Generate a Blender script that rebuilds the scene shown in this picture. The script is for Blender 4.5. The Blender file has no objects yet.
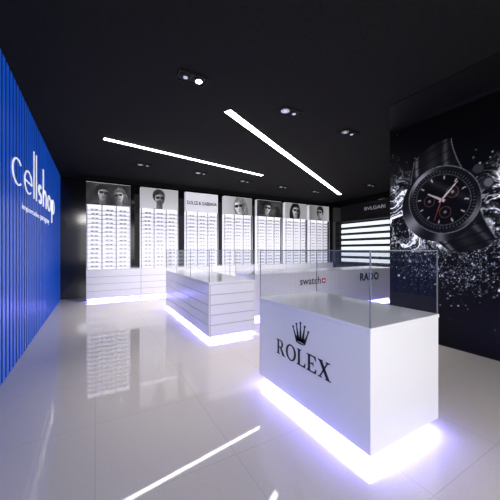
import bpy, math, random
import numpy as np
from mathutils import Vector
random.seed(3); np.random.seed(3)
scene=bpy.context.scene
scene.view_settings.view_transform='Standard'
try: scene.view_settings.look='None'
except Exception: pass
COL=scene.collection
H=3.72

# ---------------------------------------------------------------- materials
def new_mat(name):
    m=bpy.data.materials.new(name); m.use_nodes=True
    nt=m.node_tree
    return m,nt,nt.nodes['Principled BSDF']
def pmat(name,col,rough=.5,metal=0,emit=None,es=0,coat=0,spec=.5):
    m,nt,b=new_mat(name)
    b.inputs['Base Color'].default_value=(*col,1)
    b.inputs['Roughness'].default_value=rough
    b.inputs['Metallic'].default_value=metal
    b.inputs['Specular IOR Level'].default_value=spec
    if coat:
        b.inputs['Coat Weight'].default_value=coat; b.inputs['Coat Roughness'].default_value=.05
    if emit:
        b.inputs['Emission Color'].default_value=(*emit,1); b.inputs['Emission Strength'].default_value=es
    n=nt.nodes.new('ShaderNodeTexNoise'); n.inputs['Scale'].default_value=9
    tc=nt.nodes.new('ShaderNodeTexCoord'); nt.links.new(tc.outputs['Object'],n.inputs['Vector'])
    mr=nt.nodes.new('ShaderNodeMapRange'); mr.inputs['To Min'].default_value=max(0,rough-.03); mr.inputs['To Max'].default_value=min(1,rough+.03)
    nt.links.new(n.outputs['Fac'],mr.inputs['Value']); nt.links.new(mr.outputs['Result'],b.inputs['Roughness'])
    return m
M_white=pmat('white_lacquer',(.88,.88,.90),.2,coat=.3)
M_drawer=pmat('white_drawer',(.88,.88,.90),.25)
M_seam=pmat('shadow_gap',(.50,.50,.54),.5)
M_shelfgrey=pmat('frosted_shelf_edge',(.52,.52,.55),.3)
M_upright=pmat('satin_upright',(.50,.50,.54),.3)
M_black=pmat('black_gloss_wall',(.004,.004,.005),.10)
M_blackmatte=pmat('black_matte',(.003,.003,.004),.6,spec=.25)
M_text=pmat('black_vinyl',(.004,.004,.005),.5)
M_red=pmat('red_vinyl',(.6,.008,.05),.4)
M_darkred=pmat('dark_maroon_vinyl',(.07,.004,.03),.4)
M_paper=pmat('white_print',(.85,.85,.87),.4,emit=(.95,.95,1),es=.35)  # paper emits a little, brightness put into the material
M_led=pmat('violet_led_diffuser',(.5,.5,.9),.5,emit=(.27,.26,1.0),es=38)
M_ledback=pmat('violet_led_soft',(.5,.5,.9),.5,emit=(.30,.26,1.0),es=14)
M_strip=pmat('white_light_diffuser',(.9,.9,.9),.5,emit=(.98,.97,1.0),es=9)
M_sign=pmat('white_illuminated_acrylic',(.9,.9,.9),.4,emit=(.95,.97,1.0),es=.55)
M_headtext=pmat('white_letters',(.5,.5,.5),.4,emit=(.9,.9,1.0),es=.12)
M_backlit=pmat('backlit_white_panel',(.8,.8,.83),.5,emit=(.93,.92,1.0),es=.78)
M_shelf_lit=pmat('backlit_shelf_panel',(.8,.8,.85),.5,emit=(.90,.96,1.0),es=.95)
M_steel=pmat('brushed_steel',(.55,.55,.58),.3,metal=1)
M_edge=pmat('polished_glass_edge',(.20,.22,.25),.2)
M_frame1=pmat('dark_acetate',(.30,.29,.30),.25)
M_frame2=pmat('grey_acetate',(.50,.49,.51),.25)
M_tint=pmat('pale_grey_lens',(.68,.68,.72),.15)
M_lens=pmat('lamp_lens',(.5,.55,.65),.2,emit=(.8,.88,1.0),es=.35)
M_lens_hot=pmat('lamp_lens_bright',(.9,.95,1),.2,emit=(.9,.95,1.0),es=9)

def glass_mat():
    m=bpy.data.materials.new('clear_glass'); m.use_nodes=True
    nt=m.node_tree; nt.nodes.clear()
    o=nt.nodes.new('ShaderNodeOutputMaterial'); mx=nt.nodes.new('ShaderNodeMixShader')
    t=nt.nodes.new('ShaderNodeBsdfTransparent'); t.inputs[0].default_value=(.945,.955,.965,1)
    g=nt.nodes.new('ShaderNodeBsdfGlossy'); g.inputs['Roughness'].default_value=.01
    f=nt.nodes.new('ShaderNodeLayerWeight'); f.inputs['Blend'].default_value=.5
    p=nt.nodes.new('ShaderNodeMath'); p.operation='POWER'; p.inputs[1].default_value=4
    ml=nt.nodes.new('ShaderNodeMath'); ml.operation='MULTIPLY_ADD'; ml.inputs[1].default_value=.5; ml.inputs[2].default_value=.045
    nt.links.new(f.outputs['Facing'],p.inputs[0]); nt.links.new(p.outputs[0],ml.inputs[0])
    nt.links.new(ml.outputs[0],mx.inputs[0]); nt.links.new(t.outputs[0],mx.inputs[1]); nt.links.new(g.outputs[0],mx.inputs[2]); nt.links.new(mx.outputs[0],o.inputs[0])
    return m
M_glass=glass_mat()

def floor_mat():
    m,nt,b=new_mat('polished_porcelain_tile')
    tc=nt.nodes.new('ShaderNodeTexCoord')
    br=nt.nodes.new('ShaderNodeTexBrick'); br.offset=0
    br.inputs['Scale'].default_value=1; br.inputs['Brick Width'].default_value=.9; br.inputs['Row Height'].default_value=.9
    br.inputs['Mortar Size'].default_value=.003
    br.inputs['Color1'].default_value=(.68,.63,.59,1); br.inputs['Color2'].default_value=(.695,.645,.605,1); br.inputs['Mortar'].default_value=(.56,.52,.49,1)
    nt.links.new(tc.outputs['Object'],br.inputs['Vector'])
    n=nt.nodes.new('ShaderNodeTexNoise'); n.inputs['Scale'].default_value=60; n.inputs['Detail'].default_value=6
    nt.links.new(tc.outputs['Object'],n.inputs['Vector'])
    mx=nt.nodes.new('ShaderNodeMixRGB'); mx.blend_type='MULTIPLY'; mx.inputs[0].default_value=.15
    nt.links.new(br.outputs['Color'],mx.inputs[1]); nt.links.new(n.outputs['Fac'],mx.inputs[2])
    nt.links.new(mx.outputs[0],b.inputs['Base Color'])
    b.inputs['Roughness'].default_value=.03; b.inputs['IOR'].default_value=1.9
    return m
def ceil_mat():
    m,nt,b=new_mat('black_painted_plaster')
    tc=nt.nodes.new('ShaderNodeTexCoord')
    n=nt.nodes.new('ShaderNodeTexNoise'); n.inputs['Scale'].default_value=22; n.inputs['Detail'].default_value=10; n.inputs['Roughness'].default_value=.7
    nt.links.new(tc.outputs['Object'],n.inputs['Vector'])
    cr=nt.nodes.new('ShaderNodeValToRGB'); cr.color_ramp.elements[0].position=.3; cr.color_ramp.elements[0].color=(.006,.006,.006,1)
    cr.color_ramp.elements[1].position=.75; cr.color_ramp.elements[1].color=(.015,.0145,.014,1)
    nt.links.new(n.outputs['Fac'],cr.inputs[0]); nt.links.new(cr.outputs[0],b.inputs['Base Color'])
    b.inputs['Roughness'].default_value=.8; b.inputs['Specular IOR Level'].default_value=.12
    return m
def blue_mat():
    m,nt,b=new_mat('blue_ribbed_panel')
    b.inputs['Roughness'].default_value=.35
    tc=nt.nodes.new('ShaderNodeTexCoord'); n=nt.nodes.new('ShaderNodeTexNoise'); n.inputs['Scale'].default_value=1.2
    nt.links.new(tc.outputs['Object'],n.inputs['Vector'])
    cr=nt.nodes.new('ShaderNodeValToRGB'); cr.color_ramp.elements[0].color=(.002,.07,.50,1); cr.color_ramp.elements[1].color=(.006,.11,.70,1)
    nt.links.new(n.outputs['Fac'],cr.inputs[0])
    nt.links.new(cr.outputs[0],b.inputs['Emission Color']); b.inputs['Emission Strength'].default_value=.50  # part of the panel's brightness is put in as emission
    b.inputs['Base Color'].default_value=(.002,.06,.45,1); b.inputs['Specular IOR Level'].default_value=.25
    return m
M_floor=floor_mat(); M_ceil=ceil_mat(); M_blue=blue_mat()
M_bluedark=pmat('blue_groove_shade',(.002,.012,.12),.5)  # slat sides and backing: groove shade put into a darker blue

def print_mat(name,es,spec=.5):
    m,nt,b=new_mat(name)
    a=nt.nodes.new('ShaderNodeVertexColor'); a.layer_name='print'
    nt.links.new(a.outputs['Color'],b.inputs['Base Color']); nt.links.new(a.outputs['Color'],b.inputs['Emission Color'])
    b.inputs['Emission Strength'].default_value=es; b.inputs['Roughness'].default_value=.45; b.inputs['Specular IOR Level'].default_value=spec  # print colours also emit, a glow put in beyond the lamps
    return m
M_print=print_mat('portrait_print',.7)
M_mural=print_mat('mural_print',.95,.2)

# ---------------------------------------------------------------- helpers
def wloc(o):
    v=Vector((0,0,0))
    while o is not None:
        v+=o.location; o=o.parent
    return v
def link(o,parent=None,world=(0,0,0)):
    COL.objects.link(o)
    if parent is not None:
        o.parent=parent; o.location=Vector(world)-wloc(parent)
    else: o.location=world
    return o
def mesh_obj(name,verts,faces,mat,parent=None,origin=(0,0,0),mats=None,mi=None,smooth=False):
    me=bpy.data.meshes.new(name)
    ox,oy,oz=origin
    me.from_pydata([(v[0]-ox,v[1]-oy,v[2]-oz) for v in verts],[],faces)
    for m in (mats or [mat]): me.materials.append(m)
    if mi is not None: me.polygons.foreach_set('material_index',mi)
    if smooth: me.polygons.foreach_set('use_smooth',[True]*len(me.polygons))
    me.update()
    o=bpy.data.objects.new(name,me)
    return link(o,parent,origin)
BF=[(0,3,2,1),(4,5,6,7),(0,1,5,4),(1,2,6,5),(2,3,7,6),(3,0,4,7)]
def bverts(x0,x1,y0,y1,z0,z1):
    return [(x0,y0,z0),(x1,y0,z0),(x1,y1,z0),(x0,y1,z0),(x0,y0,z1),(x1,y0,z1),(x1,y1,z1),(x0,y1,z1)]
def boxes(name,lst,mat,parent=None,bevel=0,origin=None,mats=None,mids=None):
    V=[];F=[];MI=[]
    for k,b in enumerate(lst):
        n=len(V); V+=bverts(*b); F+=[tuple(i+n for i in f) for f in BF]; MI+=[mids[k] if mids else 0]*6
    if origin is None:
        b=lst[0]; origin=((b[0]+b[1])/2,(b[2]+b[3])/2,b[4])
    o=mesh_obj(name,V,F,mat,parent,origin,mats,MI)
    if bevel:
        md=o.modifiers.new('bevel','BEVEL'); md.width=bevel; md.segments=2; md.limit_method='ANGLE'
    return o
def box(name,x0,x1,y0,y1,z0,z1,mat,parent=None,bevel=0):
    return boxes(name,[(x0,x1,y0,y1,z0,z1)],mat,parent,bevel)
def empty(name,loc,label,cat,group=None):
    e=bpy.data.objects.new(name,None); e.empty_display_size=.1
    link(e,None,loc); tag(e,label,cat,group); return e
def tag(o,label,cat,group=None):
    o['label']=label; o['category']=cat
    if group: o['group']=group
def structure(o,label,cat):
    tag(o,label,cat); o['kind']='structure'

def place2d(name,V2,F,mat,parent,origin,right,up):
    r=Vector(right);u=Vector(up);n=r.cross(u);o=Vector(origin)
    V=[tuple(o+r*a+u*b+n*d) for a,b,d in V2]
    return mesh_obj(name,V,F,mat,parent,tuple(origin))
def text_geo(s,offset=0,extrude=.0,spacing=1.0):
    c=bpy.data.curves.new('tmp','FONT'); c.body=s; c.offset=offset; c.space_character=spacing; c.resolution_u=4
    c.align_x='LEFT'
    t=bpy.data.objects.new('tmp',c); COL.objects.link(t)
    bpy.context.view_layer.update()
    dg=bpy.context.evaluated_depsgraph_get()
    me=bpy.data.meshes.new_from_object(t.evaluated_get(dg))
    V=[tuple(v.co) for v in me.vertices]; F=[tuple(p.vertices) for p in me.polygons]
    bpy.data.objects.remove(t); bpy.data.meshes.remove(me); bpy.data.curves.remove(c)
    return V,F
def solid2d(V,F,depth):
    n=len(V); W=[(v[0],v[1],0) for v in V]+[(v[0],v[1],depth) for v in V]
    G=[tuple(reversed(f)) for f in F]+[tuple(i+n for i in f) for f in F]
    ed={}
    for f in F:
        for i in range(len(f)):
            a,b=f[i],f[(i+1)%len(f)]
            ed[(a,b)]=ed.get((a,b),0)+1
    for (a,b) in ed:
        if (b,a) not in ed: G.append((a,b,b+n,a+n))
    return W,G
def put_text(name,s,width,mat,parent,origin,right,up,height=None,offset=0,depth=.004,spacing=1.0):
    V,F=text_geo(s,offset,0,spacing)
    xs=[v[0] for v in V]; ys=[v[1] for v in V]
    sx=width/(max(xs)-min(xs)); sy=sx if height is None else height/(max(ys)-min(ys)); x0=min(xs)
    V=[((v[0]-x0)*sx,v[1]*sy,0) for v in V]
    W,G=solid2d(V,F,depth)
    return place2d(name,W,G,mat,parent,origin,right,up)
def rect(x0,y0,x1,y1): return [(x0,y0),(x1,y0),(x1,y1),(x0,y1)]
def ring(cx,cy,rx,ry,tx,ty,a0=0,a1=360,n=36):
    out=[]
    for i in range(n):
        t0=math.radians(a0+(a1-a0)*i/n); t1=math.radians(a0+(a1-a0)*(i+1)/n)
        out.append([(cx+(rx-tx)*math.cos(t0),cy+(ry-ty)*math.sin(t0)),(cx+rx*math.cos(t0),cy+ry*math.sin(t0)),(cx+rx*math.cos(t1),cy+ry*math.sin(t1)),(cx+(rx-tx)*math.cos(t1),cy+(ry-ty)*math.sin(t1))])
    return out
def ellp(cx,cy,rx,ry,n=20): return [(cx+rx*math.cos(2*math.pi*i/n),cy+ry*math.sin(2*math.pi*i/n)) for i in range(n)]
def shift(ps,dx): return [[(x+dx,y) for x,y in p] for p in ps]
def polys_obj(name,polys,sx,sy,depth,mat,parent,origin,right,up):
    W=[];G=[]
    for p in polys:
        ar=sum(p[i][0]*p[(i+1)%len(p)][1]-p[(i+1)%len(p)][0]*p[i][1] for i in range(len(p)))
        if ar<0: p=list(reversed(p))
        w,g=solid2d([(a*sx,b*sy,0) for a,b in p],[tuple(range(len(p)))],depth)
        n=len(W); W+=w; G+=[tuple(i+n for i in f) for f in g]
    return place2d(name,W,G,mat,parent,origin,right,up)

# ---------------------------------------------------------------- room
room_x0,room_x1,room_y0,room_y1=-1.2,9.9,-2.5,10.3
structure(boxes('floor',[(room_x0,room_x1,room_y0,room_y1,-.1,0)],M_floor,origin=(0,0,0)),'polished warm white porcelain tile floor with mirror sheen','floor')
structure(boxes('ceiling',[(room_x0,room_x1,room_y0,room_y1,H,H+.1)],M_ceil,origin=(0,0,H)),'matte black painted plaster ceiling','ceiling')
structure(boxes('wall_back',[(room_x0,room_x1,10.0,10.2,0,H)],M_black),'glossy black wall behind the display units','wall')
structure(boxes('wall_right_rear',[(9.65,9.85,3.0,10.0,0,H)],M_black),'glossy black side wall carrying lit shelving','wall')
structure(boxes('wall_right',[(4.74,4.9,-2.5,3.13,0,H)],M_blackmatte),'matte black partition wall with printed mural','wall')
V=[];F=[];MI=[]
def addb(b,mi):
    n=len(V); V.extend(bverts(*b)); F.extend([tuple(i+n for i in f) for f in BF]); MI.extend(mi)
addb((-1.15,-.96,-2.5,9.95,0,H),[1]*6)
y=-2.5
while y<9.85:
    addb((-.97,-.91,y,y+.115,0,H),[0,0,1,0,1,0]); y+=.16
structure(mesh_obj('wall_left',V,F,None,None,(-1,0,0),[M_blue,M_bluedark],MI),'bright blue ribbed panel wall with vertical slats','wall')
bk=mesh_obj('trim_1',[(3.95,-2.5,H-.012),(4.74,-2.5,H-.012),(4.74,3.13,H-.012),(3.95,2.62,H-.012),(3.95,-2.5,H),(4.74,-2.5,H),(4.74,3.13,H),(3.95,2.62,H)],BF,M_blackmatte)
structure(bk,'flat black ceiling border beside the mural wall','ceiling trim')

# ---------------------------------------------------------------- lit sign on the blue wall
sg=empty('wall_sign',(-.905,4.4,2.36),'white illuminated shop name lettering on blue ribbed wall','sign')
R=(0,1,0);U=(0,0,1)
XH=.18; AS=.80
def l_c(t,s,r=.22): return ring(r,XH,r,XH,t,s,48,312,30)
def l_e(t,s,r=.22): return ring(r,XH,r,XH,t,s,0,312,32)+[rect(t*.6,XH-s*.5,2*r-t*.3,XH+s*.5)]
def l_l(t,h=AS): return [rect(0,0,t,h)]
def l_h(t,s,r=.19): return [rect(0,0,t,AS-.06),rect(2*r-t,0,2*r,.19)]+ring(r,.19,r,2*XH-.19,t,s,0,180,18)
def l_o(t,s,r=.21): return ring(r,XH,r,XH,t,s)
def l_p(t,s,r=.21): return ring(r,XH,r,XH,t,s)+[rect(0,-.22,t,.33)]
def l_s(t,s):
    k=.16; a=(2*XH+s)/4
    return ring(k,2*XH-a,k,a,t,s,40,270,20)+ring(k,a,k,a,t,s,-140,90,20)
yy_=4.45
for g,w,gp in ((l_c(.036,.020),.44,.08),(l_e(.036,.020),.44,.10),(l_l(.036),.04,.13),(l_l(.036),.04,.11)):
    polys_obj('letter',g,1.30,1,.008,M_sign,sg,(-.908,yy_,2.37),R,U); yy_+=(w+gp)*1.30
for g,w in ((l_s(.10,.055),.32),(l_h(.085,.055),.38),(l_o(.095,.055),.42),(l_p(.095,.055),.42)):
    polys_obj('letter',g,1.26,1,.008,M_sign,sg,(-.908,yy_,2.37),R,U); yy_+=(w+.085)*1.26
put_text('small_lettering','importados',1.35,M_sign,sg,(-.908,5.0,2.09),R,U,height=.11,depth=.004,offset=-.015)
put_text('small_lettering','paraguay',1.10,M_sign,sg,(-.908,6.5,2.09),R,U,height=.11,depth=.004,offset=-.015)

# ---------------------------------------------------------------- ceiling strip lights
def strip(a,b,w,label):
    a=Vector((*a,0));b=Vector((*b,0)); d=(b-a); L=d.length; d/=L; n=Vector((-d.y,d.x,0))
    c=(a+b)/2
    e=empty('strip_light',(c.x,c.y,H),label,'ceiling light','linear ceiling lights')
    def bar(name,hw,hl,z0,z1,mat):
        P=[a-(d*(hl))+n*-hw, b+(d*hl)+n*-hw, b+(d*hl)+n*hw, a-(d*hl)+n*hw]
        vs=[(p.x,p.y,z0) for p in P]+[(p.x,p.y,z1) for p in P]
        return mesh_obj(name,vs,BF,mat,e,(c.x,c.y,z0))
    bar('housing',w/2+.012,.012,H-.012,H,M_blackmatte)
    bar('diffuser',w/2,0,H-.02,H-.0125,M_strip)
strip((.15,6.14),(4.30,6.87),.10,'long slim white linear light recessed in black ceiling')
strip((1.83,3.95),(8.45,7.69),.12,'longest slim white linear light set diagonally in black ceiling')

# ---------------------------------------------------------------- downlights
def disc(cx,cy,z,r,n=20):
    return [(cx+r*math.cos(2*math.pi*i/n),cy+r*math.sin(2*math.pi*i/n),z) for i in range(n)]
def cyl_geo(cx,cy,z0,z1,r,n=20):
    V=disc(cx,cy,z0,r,n)+disc(cx,cy,z1,r,n)
    F=[tuple(reversed(range(n))),tuple(range(n,2*n))]+[(i,(i+1)%n,n+(i+1)%n,n+i) for i in range(n)]
    return V,F
DL=[(1.09,3.44),(2.71,3.50),(4.16,3.58),(1.10,7.55),(2.65,7.55),(4.2,7.75),(5.75,7.8),(7.3,7.8),(8.2,6.1)]
base=None
for k,(x,y) in enumerate(DL):
    if base is None or k==1:
        e=empty('downlight',(x,y,H),'black twin recessed downlight with one brightly lit lamp' if k==0 else 'black twin recessed spotlight in black ceiling','ceiling light','recessed twin spotlights')
        parts=[]
        parts.append(boxes('housing',[(x-.19,x+.19,y-.10,y-.088,H-.02,H),(x-.19,x+.19,y+.088,y+.10,H-.02,H),(x-.19,x-.178,y-.088,y+.088,H-.02,H),(x+.178,x+.19,y-.088,y+.088,H-.02,H),(x-.178,x+.178,y-.088,y+.088,H-.006,H)],M_blackmatte,e,origin=(x,y,H-.02)))
        for j,dx in enumerate((-.088,.088)):
            v,f=cyl_geo(x+dx,y,H-.02,H-.0055,.068); parts.append(mesh_obj('lamp_ring',v,f,M_steel if k==1 and j==0 else M_blackmatte,e,(x+dx,y,H-.02)))
            v,f=cyl_geo(x+dx,y,H-.026,H-.0195,.042 if k==0 and j else .028); parts.append(mesh_obj('lens',v,f,M_lens_hot if (k==0 and j==1) else M_lens,e,(x+dx,y,H-.026)))
        base=(e,parts)
    else:
        e=base[0].copy(); COL.objects.link(e); e.location=(x,y,H)
        for p in base[1]:
            q=p.copy(); q.parent=e; COL.objects.link(q)
    l=bpy.data.lights.new('spot','SPOT'); l.energy=250 if k<3 else 320; l.spot_size=math.radians(60 if k<3 else 112); l.spot_blend=1; l.shadow_soft_size=.05; l.color=(1,.95,.91)
    lo=bpy.data.objects.new('downlight_lamp',l); COL.objects.link(lo); lo.location=(x,y,H-.04)

# ---------------------------------------------------------------- counters
def pane(name,axis,c,a0,a1,z0,z1,e):
    if axis=='x': v=[(c,a0,z0),(c,a1,z0),(c,a1,z1),(c,a0,z1)]
    else: v=[(a0,c,z0),(a1,c,z0),(a1,c,z1),(a0,c,z1)]
    m=[sum(p[i] for p in v)/4 for i in range(3)]; m[2]=z0
    return mesh_obj(name,v,[(0,1,2,3)],M_glass,e,tuple(m))
def glass_case(e,x0,x1,y0,y1,z0,z1,div=(),left=True,right=True):
    t=.008; i=.008
    x0+=i if left else -.004;x1-=i if right else -.004;y0+=i;y1-=i
    c=bpy.data.objects.new('glass_case',None); c.empty_display_size=.1
    link(c,e,((x0+x1)/2,(y0+y1)/2,z0)); c['label']='clear glass display box'
    if left: pane('glass_panel','x',x0,y0,y1,z0,z1-t,c)
    if right: pane('glass_panel','x',x1,y0,y1,z0,z1-t,c)
    pane('glass_panel','y',y0,x0,x1,z0,z1-t,c)
    pane('glass_panel','y',y1,x0,x1,z0,z1-t,c)
    mesh_obj('glass_top',[(x0,y0,z1-.004),(x1,y0,z1-.004),(x1,y1,z1-.004),(x0,y1,z1-.004)],[(0,1,2,3)],M_glass,c,((x0+x1)/2,(y0+y1)/2,z1-.004))
    w=.008; L=[]
    for xx in ([x0-.001] if left else [])+([x1+.001-w] if right else []):
        for yy in (y0-.001,y1+.001-w): L.append((xx,xx+w,yy,yy+w,z0,z1-.009))
        for yy in div: L.append((xx,xx+w,yy,yy+w,z0,z1-.009))
    L+=[(x0,x1,y0-.002,y0-.0005,z1-.008,z1),(x0,x1,y1+.0005,y1+.002,z1-.008,z1)]
    if left: L.append((x0-.002,x0-.0005,y0,y1,z1-.008,z1))
    if right: L.append((x1+.0005,x1+.002,y0,y1,z1-.008,z1))
    boxes('edge_trim',L,M_edge,c,origin=((x0+x1)/2,(y0+y1)/2,z0))
def counter(x0,x1,y0,y1,label,name='display_counter',top=.97,gt=1.5,div=(),led=None,left=True,right=True,bz=.075):
    e=empty(name,((x0+x1)/2,(y0+y1)/2,0),label,'counter')
    box('plinth',x0+.16,x1-.16,y0+.16,y1-.16,0,bz,M_drawer,e)
    boxes('light_strip',[(x0+.03,x1-.03,y0+.03,y0+.10,bz-.007,bz+.004),(x0+.03,x1-.03,y1-.10,y1-.03,bz-.007,bz+.004),(x0+.03,x0+.10,y0+.10,y1-.10,bz-.007,bz+.004),(x1-.10,x1-.03,y0+.10,y1-.10,bz-.007,bz+.004)],led or M_led,e,origin=((x0+x1)/2,(y0+y1)/2,bz-.007))
    box('body',x0+.004,x1-.004,y0+.004,y1-.004,bz,top-.03,M_white,e,bevel=.004)
    box('countertop',x0,x1,y0,y1,top-.03,top,M_white,e,bevel=.003)
    glass_case(e,x0,x1,y0,y1,top,gt,div,left,right)
    return e
def drawers_negY(e,x0,x1,y,z0,z1,rows,cols=1,gap=True):
    g=.006; h=(z1-z0)/rows; w=(x1-x0)/cols
    if gap: box('drawer_recess',x0,x1,y-.004,y,z0,z1,M_seam,e)
    for c in range(cols):
        for r in range(rows):
            box('drawer',x0+c*w+g,x0+(c+1)*w-g,y-.012,y-.0041,z0+r*h+g,z0+(r+1)*h-g,M_drawer,e,bevel=.003)
def drawers_negX(e,y0,y1,x,z0,z1,rows,cols=1):
    g=.006; h=(z1-z0)/rows; w=(y1-y0)/cols
    box('drawer_recess',x-.004,x,y0,y1,z0,z1,M_seam,e)
    for c in range(cols):
        for r in range(rows):
            box('drawer',x-.012,x-.0041,y0+c*w+g,y0+(c+1)*w-g,z0+r*h+g,z0+(r+1)*h-g,M_drawer,e,bevel=.003)

A=counter(1.61,2.48,1.20,2.64,'white lacquered counter with crown emblem, glass case, violet underglow',bz=.105)
letR=[rect(.10,0,.27,1),rect(0,0,.37,.06),rect(0,.94,.45,1),rect(.27,.46,.45,.53)]+ring(.43,.735,.30,.265,.17,.065,-90,90,16)+[[(.36,.50),(.56,.50),(.90,.02),(.67,.0)],rect(.64,0,.97,.06)]
letO=ring(.52,.5,.52,.53,.19,.08)
letL=[rect(.10,0,.28,1),rect(0,.94,.38,1),rect(0,0,.75,.07),[(.75,0),(.80,.30),(.77,.30),(.60,.07)]]
letE=[rect(.10,0,.28,1),rect(0,.93,.74,1),rect(0,0,.76,.07),rect(.27,.47,.55,.54),[(.76,0),(.81,.28),(.78,.28),(.61,.07)],[(.74,1),(.60,.93),(.74,.74),(.77,.74)],rect(.52,.38,.56,.64)]
letX=[[(.05,1),(.29,1),(.91,0),(.67,0)],[(.71,1),(.81,1),(.17,0),(.07,0)],rect(0,.94,.36,1),rect(.60,.94,.92,1),rect(0,0,.30,.06),rect(.58,0,.98,.06)]
S=[];x=0
for L,w in ((letR,.97),(letO,1.06),(letL,.84),(letE,.86),(letX,1.0)):
    S+=shift(L,x); x+=w+.08
tw=x-.08
RX=(0,-1,0)
polys_obj('lettering',S,.74/tw,.145,.003,M_text,A,(1.6135,2.295,.455),RX,U)
C=[]
C+=ring(.5,.10,.30,.085,.06,.06,0,360,24)
tips=[(.02,.72),(.24,.90),(.5,1.0),(.76,.90),(.98,.72)]
bs=[(.22,.14,.30,.12),(.33,.15,.42,.15),(.455,.16,.545,.16),(.58,.15,.67,.15),(.70,.12,.78,.14)]
for (tx,ty),(bx,by,cx_,cy_) in zip(tips,bs):
    C.append([(bx-.03,by),(cx_+.03,cy_),(tx+.018,ty),(tx-.018,ty)])
    C.append(ellp(tx,ty,.055,.05))
C.append([(.22,.12),(.78,.12),(.75,.36),(.62,.26),(.5,.38),(.38,.26),(.25,.36)])
polys_obj('crown_emblem',C,.22,.195,.003,M_text,A,(1.6135,2.035,.645),RX,U)

B=counter(1.61,2.48,4.20,7.30,'long white counter with rows of drawers and glass case',div=(5.22,6.25))
drawers_negY(B,1.63,2.46,4.204,.10,.93,5,1)
drawers_negX(B,4.22,7.28,1.614,.10,.93,5,3)
Cc=counter(2.95,5.52,5.05,5.95,'white glass topped counter with dark lettering and red cross emblem',right=False)
put_text('lettering','swatch',.66,M_darkred,Cc,(4.22,5.0535,.67),(1,0,0),U,height=.18,offset=.010)
polys_obj('red_square',[rect(0,0,1,1)],.12,.12,.003,M_red,Cc,(4.92,5.0535,.675),(1,0,0),U)
polys_obj('white_cross',[rect(.2,.42,.8,.58),rect(.42,.2,.58,.8)],.12,.12,.0045,M_paper,Cc,(4.92,5.0535,.675),(1,0,0),U)
D=counter(5.53,7.95,5.05,5.95,'white counter with black lettering and glass case on top',left=False)
put_text('lettering','RADO',.80,M_text,D,(6.33,5.0535,.66),(1,0,0),U,height=.22,offset=.035,spacing=1.1)

# ---------------------------------------------------------------- painted prints
TAB=np.random.rand(256,256)
def vn(x,y,s=0):
    xi=np.floor(x).astype(int); yi=np.floor(y).astype(int); fx=x-xi; fy=y-yi
    fx=fx*fx*(3-2*fx); fy=fy*fy*(3-2*fy)
    a=TAB[(xi+s)%256,(yi+s*7)%256]; b=TAB[(xi+1+s)%256,(yi+s*7)%256]; c=TAB[(xi+s)%256,(yi+1+s*7)%256]; d=TAB[(xi+1+s)%256,(yi+1+s*7)%256]
    return (a*(1-fx)+b*fx)*(1-fy)+(c*(1-fx)+d*fx)*fy
def fbm(x,y,s=0,o=5):
    r=0;a=.5;t=0
    for i in range(o):
        r=r+a*vn(x,y,s+i*13); t+=a; a*=.55; x=x*2.03; y=y*2.03
    return r/t
def print_obj(name,W,Hh,step,func,mat,parent,origin,right,up):
    nx=int(W/step)+1; ny=int(Hh/step)+1
    a=np.linspace(0,W,nx); b=np.linspace(0,Hh,ny); A_,B_=np.meshgrid(a,b)
    col=func(A_,B_)
    r=np.array(right);u=np.array(up)
    P=A_[...,None]*r+B_[...,None]*u
    me=bpy.data.meshes.new(name)
    n=nx*ny
    idx=np.arange(n).reshape(ny,nx)
    F=np.stack([idx[:-1,:-1],idx[:-1,1:],idx[1:,1:],idx[1:,:-1]],-1).reshape(-1,4)
    me.vertices.add(n); me.vertices.foreach_set('co',P.reshape(-1).astype(np.float32))
    me.loops.add(F.size); me.loops.foreach_set('vertex_index',F.reshape(-1).astype(np.int32))
    me.polygons.add(len(F)); me.polygons.foreach_set('loop_start',np.arange(0,F.size,4,dtype=np.int32))
    me.update(calc_edges=True); me.validate()
    ca=me.color_attributes.new('print','FLOAT_COLOR','POINT')
    rgba=np.ones((n,4),np.float32); rgba[:,:3]=np.clip(col.reshape(-1,3),0,1)**2.2
    ca.data.foreach_set('color',rgba.reshape(-1))
    me.materials.append(mat)
    o=bpy.data.objects.new(name,me)
    return link(o,parent,origin)
def el(X,Y,cx,cy,rx,ry,rot=0):
    c,s=math.cos(rot),math.sin(rot); dx=X-cx; dy=Y-cy
    return ((c*dx+s*dy)/rx)**2+((-s*dx+c*dy)/ry)**2
def blend(C,m,v):
    v=np.asarray(v)
    if v.ndim<2: v=np.ones(C.shape[:2])*v
    C[:]=C*(1-m[...,None])+(v*m)[...,None]
def soft(d,k=.12): return np.clip((1-d)/k+.5,0,1)
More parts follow.
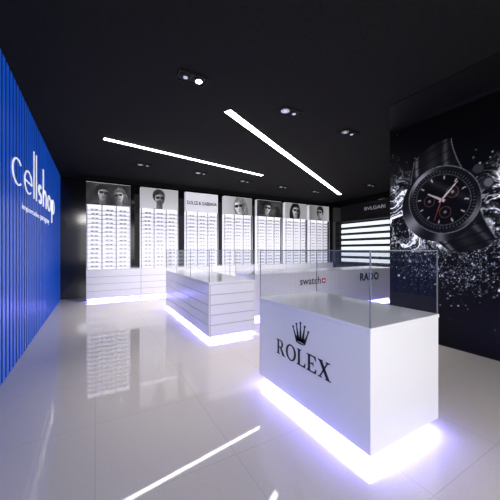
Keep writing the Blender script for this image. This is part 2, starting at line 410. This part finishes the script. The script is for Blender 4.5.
def portrait(C,X,Y,cx,cy,s,skin=.7,hair=.1,cloth=.12,longh=False,beard=False,lean=0,turn=0,side=1):
    """three-quarter head: turn shifts the features, side-lit"""
    cl,sl=math.cos(lean),math.sin(lean)
    dx=(X-cx)/s; dy=(Y-cy)/s; p=cl*dx+sl*dy; q=-sl*dx+cl*dy
    n=fbm(X*26,Y*12,7,3)
    E=lambda a,b,ra,rb:((p-a)/ra)**2+((q-b)/rb)**2
    blend(C,soft(((dx+.3*turn)/1.9)**2+((dy+2.35)/1.22)**2,.1),cloth+.22*(n-.5)+.08*np.clip(-side*dx,-1,1))
    if longh:
        blend(C,soft(E(-.1*turn,-.30,.82,1.30),.35),hair+.5*(n-.45)*np.clip(hair*4,.3,1))
    blend(C,soft(((dx)/.33)**4+((dy+.95)/.65)**4,.4),skin*(.50-.2*side*np.clip(dx*1.5,-1,1)))
    if not longh: blend(C,soft(((dx)/.62)**2+((dy+1.50)/.24)**2,.4),np.clip(cloth*.6,0,1))
    blend(C,soft(E(-.56*(1 if turn>=0 else -1),.0,.09,.2),.4),skin*.5)
    blend(C,soft(E(-.12*turn,.30,.66,.74),.25),hair+.45*(n-.45)*np.clip(hair*4,.35,1)+.10*np.clip(q-.5,0,1))
    w=.52-.24*np.clip(-q-.05,0,1)**1.2
    fr=((p-.08*turn)/w)**2+((q+.06)/.82)**2
    hl=.42+.14*np.cos((p-.25*turn)*3.2)
    face=soft(fr,.2)*np.clip((hl-q)/.12,0,1)
    L=np.clip(.62-side*(p-.08*turn)*.9,0.12,1.1)
    light=skin*(L*.85+.22)-.10*np.clip(-q-.45,0,1)
    light=light-skin*.18*np.exp(-(((abs(p-.08*turn)-.34)/.12)**2+((q+.30)/.22)**2))
    blend(C,face,light)
    if beard: blend(C,face*np.clip((-.20-q+.12*np.cos(p*7))/.14,0,1)*.85,.14+.22*n)
    f0=.12*turn
    blend(C,.5*soft(E(f0+.09*side,-.08,.06,.19),.7),skin*.35)
    blend(C,.35*soft(E(f0-.03*side,-.10,.04,.16),.7),min(1,skin*1.2))
    blend(C,.55*soft(E(f0,-.27,.12,.04),.7),skin*.25)
    blend(C,.7*soft(E(f0,-.46,.17,.055),.6),skin*.32)
    blend(C,.4*soft(E(f0,-.58,.12,.03),.8),skin*.4)
    for d in (-.25,.25):
        g=((p-f0-d)/.215)**4+((q-.10+.03*abs(p-f0))/.145)**4
        blend(C,soft(g,.4),.04+.22*np.clip((q-.08)*3+(p-f0-d)*1.2,0,1))
    blend(C,((abs(p-f0)<.5)&(abs(q-.20)<.025))*1.0,.03)
PW,PH=1.19,.65
def base_(X,v): 
    C=np.zeros(X.shape+(3,)); C[:]=v; return C
def p0(X,Y):
    C=base_(X,.22); C+= (fbm(X*3,Y*3,3)-.5)[...,None]*.4
    portrait(C,X,Y,.88,.32,.23,.80,.30,.40,longh=True,lean=.25,turn=-1,side=-1); portrait(C,X,Y,.42,.35,.26,.68,.06,.08,lean=-.15,turn=1); return C
def p1(X,Y):
    C=base_(X,.74)-.12*(Y/PH)[...,None]; portrait(C,X,Y,.58,.34,.29,.66,.12,.20,beard=True,turn=.6); return C
def p3(X,Y):
    C=base_(X,.70)-.2*(X/PW)[...,None]; portrait(C,X,Y,.66,.31,.36,.88,.38,.5,longh=True,lean=.2,turn=-1); return C
def p4(X,Y):
    C=base_(X,.14); C+=(fbm(X*4,Y*4,9)-.4)[...,None]*.5
    portrait(C,X,Y,.46,.34,.28,.78,.05,.05,lean=-.15,turn=1,side=-1); return C
def p5(X,Y):
    C=base_(X,.60); portrait(C,X,Y,.56,.33,.34,.80,.05,.04,longh=True,lean=-.15,turn=.7); return C
def p6(X,Y):
    C=base_(X,.45)+.25*(X/PW)[...,None]; portrait(C,X,Y,.62,.34,.30,.72,.10,.16,lean=.1,turn=-1,side=-1); return C
PF=[p0,p1,None,p3,p4,p5,p6]
PD=['couple in sunglasses','bearded man in sunglasses','lettering only','fair woman in large sunglasses','dark haired man in sunglasses','dark haired woman in sunglasses','short haired man in sunglasses']

# ---------------------------------------------------------------- back wall units
US=[-.23,1.25,2.70,4.13,5.55,6.92,8.25]; UW=1.19
yb=9.25; ZB=.93
def eyewear_mesh(name,mat,mat2):
    V=[];F=[];MI=[]
    for sx in (-1,1):
        n=len(V); N=12
        for yy in (0,.006):
            for i in range(N):
                t=2*math.pi*i/N; V.append((sx*.045+.036*math.cos(t),yy,.03+.022*math.sin(t)))
        F.append(tuple(range(n,n+N))); F.append(tuple(reversed(range(n+N,n+2*N))))
        MI+= [1,1]
        for i in range(N): F.append((n+(i+1)%N,n+i,n+N+i,n+N+(i+1)%N)); MI.append(0)
    for b in ((-.012,.012,-.002,.006,.034,.042),(-.085,-.079,0,.10,.036,.043),(.079,.085,0,.10,.036,.043),(-.085,-.04,-.003,.005,.040,.050),(.04,.085,-.003,.005,.040,.050),(-.085,-.079,.09,.10,.008,.04),(.079,.085,.09,.10,.008,.04)):
        n=len(V); V+=bverts(*b); F+=[tuple(i+n for i in f) for f in BF]; MI+=[0]*6
    me=bpy.data.meshes.new(name); me.from_pydata(V,[],F); me.materials.append(mat); me.materials.append(mat2); me.polygons.foreach_set('material_index',MI); me.update(); return me
EW=[eyewear_mesh('eyewear_a',M_frame1,M_frame2),eyewear_mesh('eyewear_b',M_frame2,M_tint)]
rows=14; rz0=1.0; rdz=(2.80-rz0)/rows
for k,x0 in enumerate(US):
    x1=x0+UW
    bx1=US[k+1] if k<6 else 9.6
    bc=empty('base_cabinet',((x0+bx1)/2,yb,0),'white drawer cabinet with violet light beneath, under eyewear display','cabinet','row of white base cabinets')
    box('plinth',x0+.02,bx1-.02,yb+.05,9.95,0,.08,M_drawer,bc)
    box('light_strip',x0+.02,bx1-.02,yb-.08,yb+.04,.06,.079,M_ledback,bc)
    box('body',x0,bx1-.003,yb-.10,9.95,.08,ZB,M_white,bc)
    drawers_negY(bc,x0,bx1-.003,yb-.10,.10,ZB-.02,4,1)
    u=empty('eyewear_display',((x0+x1)/2,yb,ZB),'tall backlit white eyewear rack with header: '+PD[k],'display rack','row of eyewear display racks')
    box('back_panel',x0,x1,yb+.10,yb+.16,ZB,2.83,M_backlit,u)
    box('header_panel',x0,x1,yb+.0,yb+.16,2.83,3.50,M_paper,u)
    if PF[k]:
        po=print_obj('portrait_print',PW,PH,.010,PF[k],M_print,u,(x0,yb-.002,2.84),(1,0,0),(0,0,1)); po['label']='black and white portrait print, '+PD[k]
    else:
        put_text('lettering','DOLCE & GABBANA',1.10,M_text,u,(x0+.045,yb-.0005,3.08),(1,0,0),U,height=.13,offset=.02)
    for xx in (x0+.02,x0+.405,x0+.785,x1-.02):
        box('upright',xx-.016,xx+.016,yb-.055,yb-.03,ZB,2.83,M_upright,u)
    for r in range(rows):
        z=rz0+r*rdz
        box('shelf',x0+.01,x1-.01,yb-.03,yb+.10,z-.010,z,M_shelfgrey,u)
    for r in range(rows):
        z=rz0+r*rdz
        for c in range(3):
            xc=x0+(.215,.595,.975)[c]+random.uniform(-.015,.015)
            t=(r*3+c*5+k)%4
            g=bpy.data.objects.new('eyewear',EW[0 if t==0 else 1]); COL.objects.link(g)
            g.location=(xc,yb-.02,z-.0075); g.scale=(1.1,.9,1.0)
            tag(g,'pair of dark framed sunglasses on white rack shelf' if t==0 else 'pair of grey framed glasses on white rack shelf','glasses','eyewear on the lit racks')

# ---------------------------------------------------------------- lit shelving on rear side wall
sh=empty('lit_shelving',(9.5,6.7,0),'black wall shelving with backlit white shelves and white lettering','shelf unit')
L=[(9.60,9.65,4.6,8.7,0,3.45),(9.28,9.60,4.6,4.64,0,2.75),(9.28,9.60,8.66,8.7,0,2.75),(9.28,9.60,4.64,8.66,2.70,2.75),(9.28,9.60,4.64,8.66,0,.9)]
boxes('frame',L,M_blackmatte,sh,origin=(9.5,6.7,0))
for r in range(7):
    z=.95+r*.25
    box('backlit_panel',9.585,9.599,4.66,8.64,z+.045,z+.19,M_shelf_lit,sh)
    box('shelf',9.34,9.60,4.641,8.659,z-.035,z+.01,M_blackmatte,sh)
put_text('lettering','BVLGARI',.92,M_headtext,sh,(9.5985,7.44,3.12),(0,-1,0),U,height=.13,offset=.0)

# ---------------------------------------------------------------- mural
rg=np.random.RandomState(8)
def mural(A_,B_):
    a=A_-.86; b=B_-2.26
    C=np.zeros(A_.shape+(3,)); C[:]=(.012,.012,.014)
    wx=a+.6*(fbm(a*1.8,b*1.8,11,3)-.5); wy=b+.6*(fbm(a*1.8,b*1.8,21,3)-.5)
    rad=np.sqrt(wx**2+wy**2)+1e-6; an=np.arctan2(wy,wx)
    r1=1-abs(fbm(an*3.2+9,rad*2.2,31,4)*2-1)
    r2=1-abs(fbm(wx*7,wy*7,41,4)*2-1)
    body=np.clip(fbm(an*4+20,rad*3,51,5)*2.6-1.1,0,1)
    rid=np.clip((r1-.84)/.16,0,1)**2*1.0+np.clip((r2-.86)/.14,0,1)**2*.7+.5*body
    left=1.15*np.exp(-(((a+.66)/.28)**2+((b+.30)/.34)**2)*.9)+.9*np.exp(-(((a+.72)/.20)**2+((b-.15)/.36)**2))
    right=1.25*np.exp(-(((a-.78)/.28)**2+((b+.12)/.32)**2)*.9)+.8*np.exp(-(((a-1.0)/.25)**2+((b-.22)/.3)**2))
    low=.95*np.exp(-(((a+.1)/.6)**2+((b+.66)/.15)**2))
    m=np.clip(left+right+low,0,1.2)
    sp=np.clip(m*rid*1.35,0,1)
    C+=sp[...,None]*np.array([.92,.93,.96])
    for (sc,th,s) in ((60,.86,71),(105,.86,81)):
        nn=vn(A_*sc,B_*sc,s)
        reg=np.clip(1.2*np.exp(-((a-.25)/.9)**2)*np.exp(-((b+.95)/.50)**2)+.6*m,0,1)
        patch=np.clip(fbm(A_*3,B_*3,91)*2.2-.4,0,1)
        d=np.clip((nn-(1-(1-th)*1.8*reg*patch))/.06,0,1)
        C+=d[...,None]*np.array([.42,.44,.50])
    st=A_[0,1]-A_[0,0]; ny,nx=A_.shape
    def drop(a0,b0,r,v):
        i0=int((a0+.86)/st); j0=int((b0+2.26)/st); k=int(r/st)+2
        i1,i2=max(i0-k,0),min(i0+k+1,nx); j1,j2=max(j0-k,0),min(j0+k+1,ny)
        if i1>=i2 or j1>=j2: return
        d=np.sqrt((a[j1:j2,i1:i2]-a0)**2+(b[j1:j2,i1:i2]-b0)**2)/r
        w_=np.clip((1.15-d)/.4,0,1)*v
        C[j1:j2,i1:i2]=np.maximum(C[j1:j2,i1:i2],w_[...,None]*np.array([.86,.88,.95]))
    for i in range(1200):
        t=rg.rand()
        if t<.6: a0=rg.normal(.15,.65); b0=-.55-abs(rg.normal(0,.42))
        elif t<.8: a0=rg.normal(-.7,.2); b0=rg.normal(-.1,.45)
        else: a0=rg.normal(.95,.3); b0=rg.normal(0,.4)
        drop(a0,b0,.006+.012*rg.rand()**4,.2+.55*rg.rand()**2)
    for i in range(25): drop(rg.normal(.2,.8),rg.normal(-.7,.4),.014+.01*rg.rand(),.5+.3*rg.rand())
    C=np.clip(C,0,1)
    rot=.34
    c_,s_=math.cos(rot),math.sin(rot)
    p=c_*a+s_*b; q=-s_*a+c_*b
    bend=.30*np.clip(abs(q)-.3,0,1)**1.5
    pp=p-bend*1.2
    hw=.40-.10*np.clip((abs(q)-.35)/.45,0,1)
    msk=(abs(pp)<hw)&(abs(q)>.2)&(abs(q)<.90-.9*pp*pp)
    shade=.065+.30*np.exp(-((pp+.25)/.03)**2)+.16*np.exp(-((pp-.21)/.04)**2)+.07*np.exp(-(pp/.1)**2)
    fall=np.clip(1.3-abs(q)*.7,0,1)
    lk=np.where((abs(q)*7.5)%1<.13,.2,1.0)
    C[msk]=(shade*lk*fall)[msk][...,None]*np.array([1,1,1.06])
    ed=(abs(abs(pp)-hw)<.010)&msk; C[ed]=(.30,.30,.33)
    side=(el(a,b,-.06,-.07,.57,.59,.4)<1); sd=.06+.32*np.exp(-((np.arctan2(b,a)+2.5)/.28)**2)+.22*np.exp(-((np.arctan2(b,a)+1.6)/.15)**2)
    C[side]=sd[side][...,None]*np.array([1,1,1.06])
    C[(el(a,b,.57,.14,.085,.085)<1)]=(.12,.12,.135); C[(el(a,b,.59,.15,.05,.06)<1)]=(.28,.28,.31)
    C[(el(a,b,.47,.37,.065,.065)<1)]=(.15,.15,.17)
    th=np.arctan2(b,a)
    R_=np.sqrt(el(a,b,0,0,.50,.55,.6))
    met=.06+.38*np.clip(np.cos(th-2.3),0,1)**9+.24*np.clip(np.cos(th+.6),0,1)**12
    case=R_<1
    C[case]=met[case][...,None]*np.array([1,1,1.06])
    C[(R_<1.0)&(R_>.98)]=(.32,.32,.35)
    C[(R_<.88)]=(.028,.028,.033)
    bz=(R_<.86)&(R_>.80)&(np.abs(((th/(2*math.pi)*60)%1)-.5)<.12); C[bz]=(.24,.24,.26)
    C[(R_<.76)&(R_>.74)]=(.22,.22,.24)
    C[R_<.735]=(.02,.02,.025)
    tk=(R_<.70)&(R_>.60)&(np.abs((((th-1.2)/(2*math.pi)*12)%1)-.5)<.045); C[tk]=(.52,.47,.47)
    for cx,cy in ((-.18,.0),(.05,-.2),(.15,.1)):
        rr=el(a,b,cx,cy,.085,.09); C[(rr<1)&(rr>.80)]=(.26,.17,.17); C[(rr<.06)]=(.35,.3,.3)
    def hand(t,L,w,col):
        dx,dy=math.cos(t),math.sin(t); al=a*dx+b*dy; ac=-a*dy+b*dx
        C[(al>-.05)&(al<L)&(np.abs(ac)<w*(1-.6*al/L))]=col
    hand(2.6,.24,.018,(.54,.50,.50)); hand(.85,.33,.014,(.56,.52,.52)); hand(-1.9,.34,.006,(.45,.20,.18))
    gl=np.exp(-((a*.7+b-.2)/.07)**2)*(R_<.735)*.08
    C+=gl[...,None]
    return C
mu=print_obj('watch_mural',2.9,3.62,.0085,mural,M_mural,None,(4.7385,3.12,.03),(0,-1,0),(0,0,1))
tag(mu,'black wall mural print of dark wristwatch in water splash','mural')

# ---------------------------------------------------------------- lights
def area(name,loc,target,sx,sy,e,col):
    l=bpy.data.lights.new(name,'AREA'); l.shape='RECTANGLE'; l.size=sx; l.size_y=sy; l.energy=e; l.color=col
    o=bpy.data.objects.new(name,l); COL.objects.link(o); o.location=loc
    o.rotation_euler=(Vector(target)-Vector(loc)).to_track_quat('-Z','Y').to_euler(); return o
area('entrance_fill',(1.8,-2.3,2.0),(1.8,3.0,1.0),5.5,2.6,135,(1,.98,.97))  # added broad fill from the unseen entrance side, for general brightness
area('counter_fill',(-.45,-.4,3.6),(1.9,2.6,.4),.9,.9,75,(1,.97,.95))  # added fill, out of view, to brighten the front counter's faces
w=bpy.data.worlds.new('world'); scene.world=w; w.use_nodes=True
w.node_tree.nodes['Background'].inputs[0].default_value=(.90,.88,.88,1); w.node_tree.nodes['Background'].inputs[1].default_value=.40

# ---------------------------------------------------------------- camera
cam=bpy.data.cameras.new('camera'); cam.sensor_width=36; cam.lens=273.6/500*36; cam.clip_start=.02
co=bpy.data.objects.new('camera',cam); COL.objects.link(co); co.location=(0,0,1.5); co.rotation_euler=(math.radians(90),0,math.radians(-29.5))
scene.camera=co
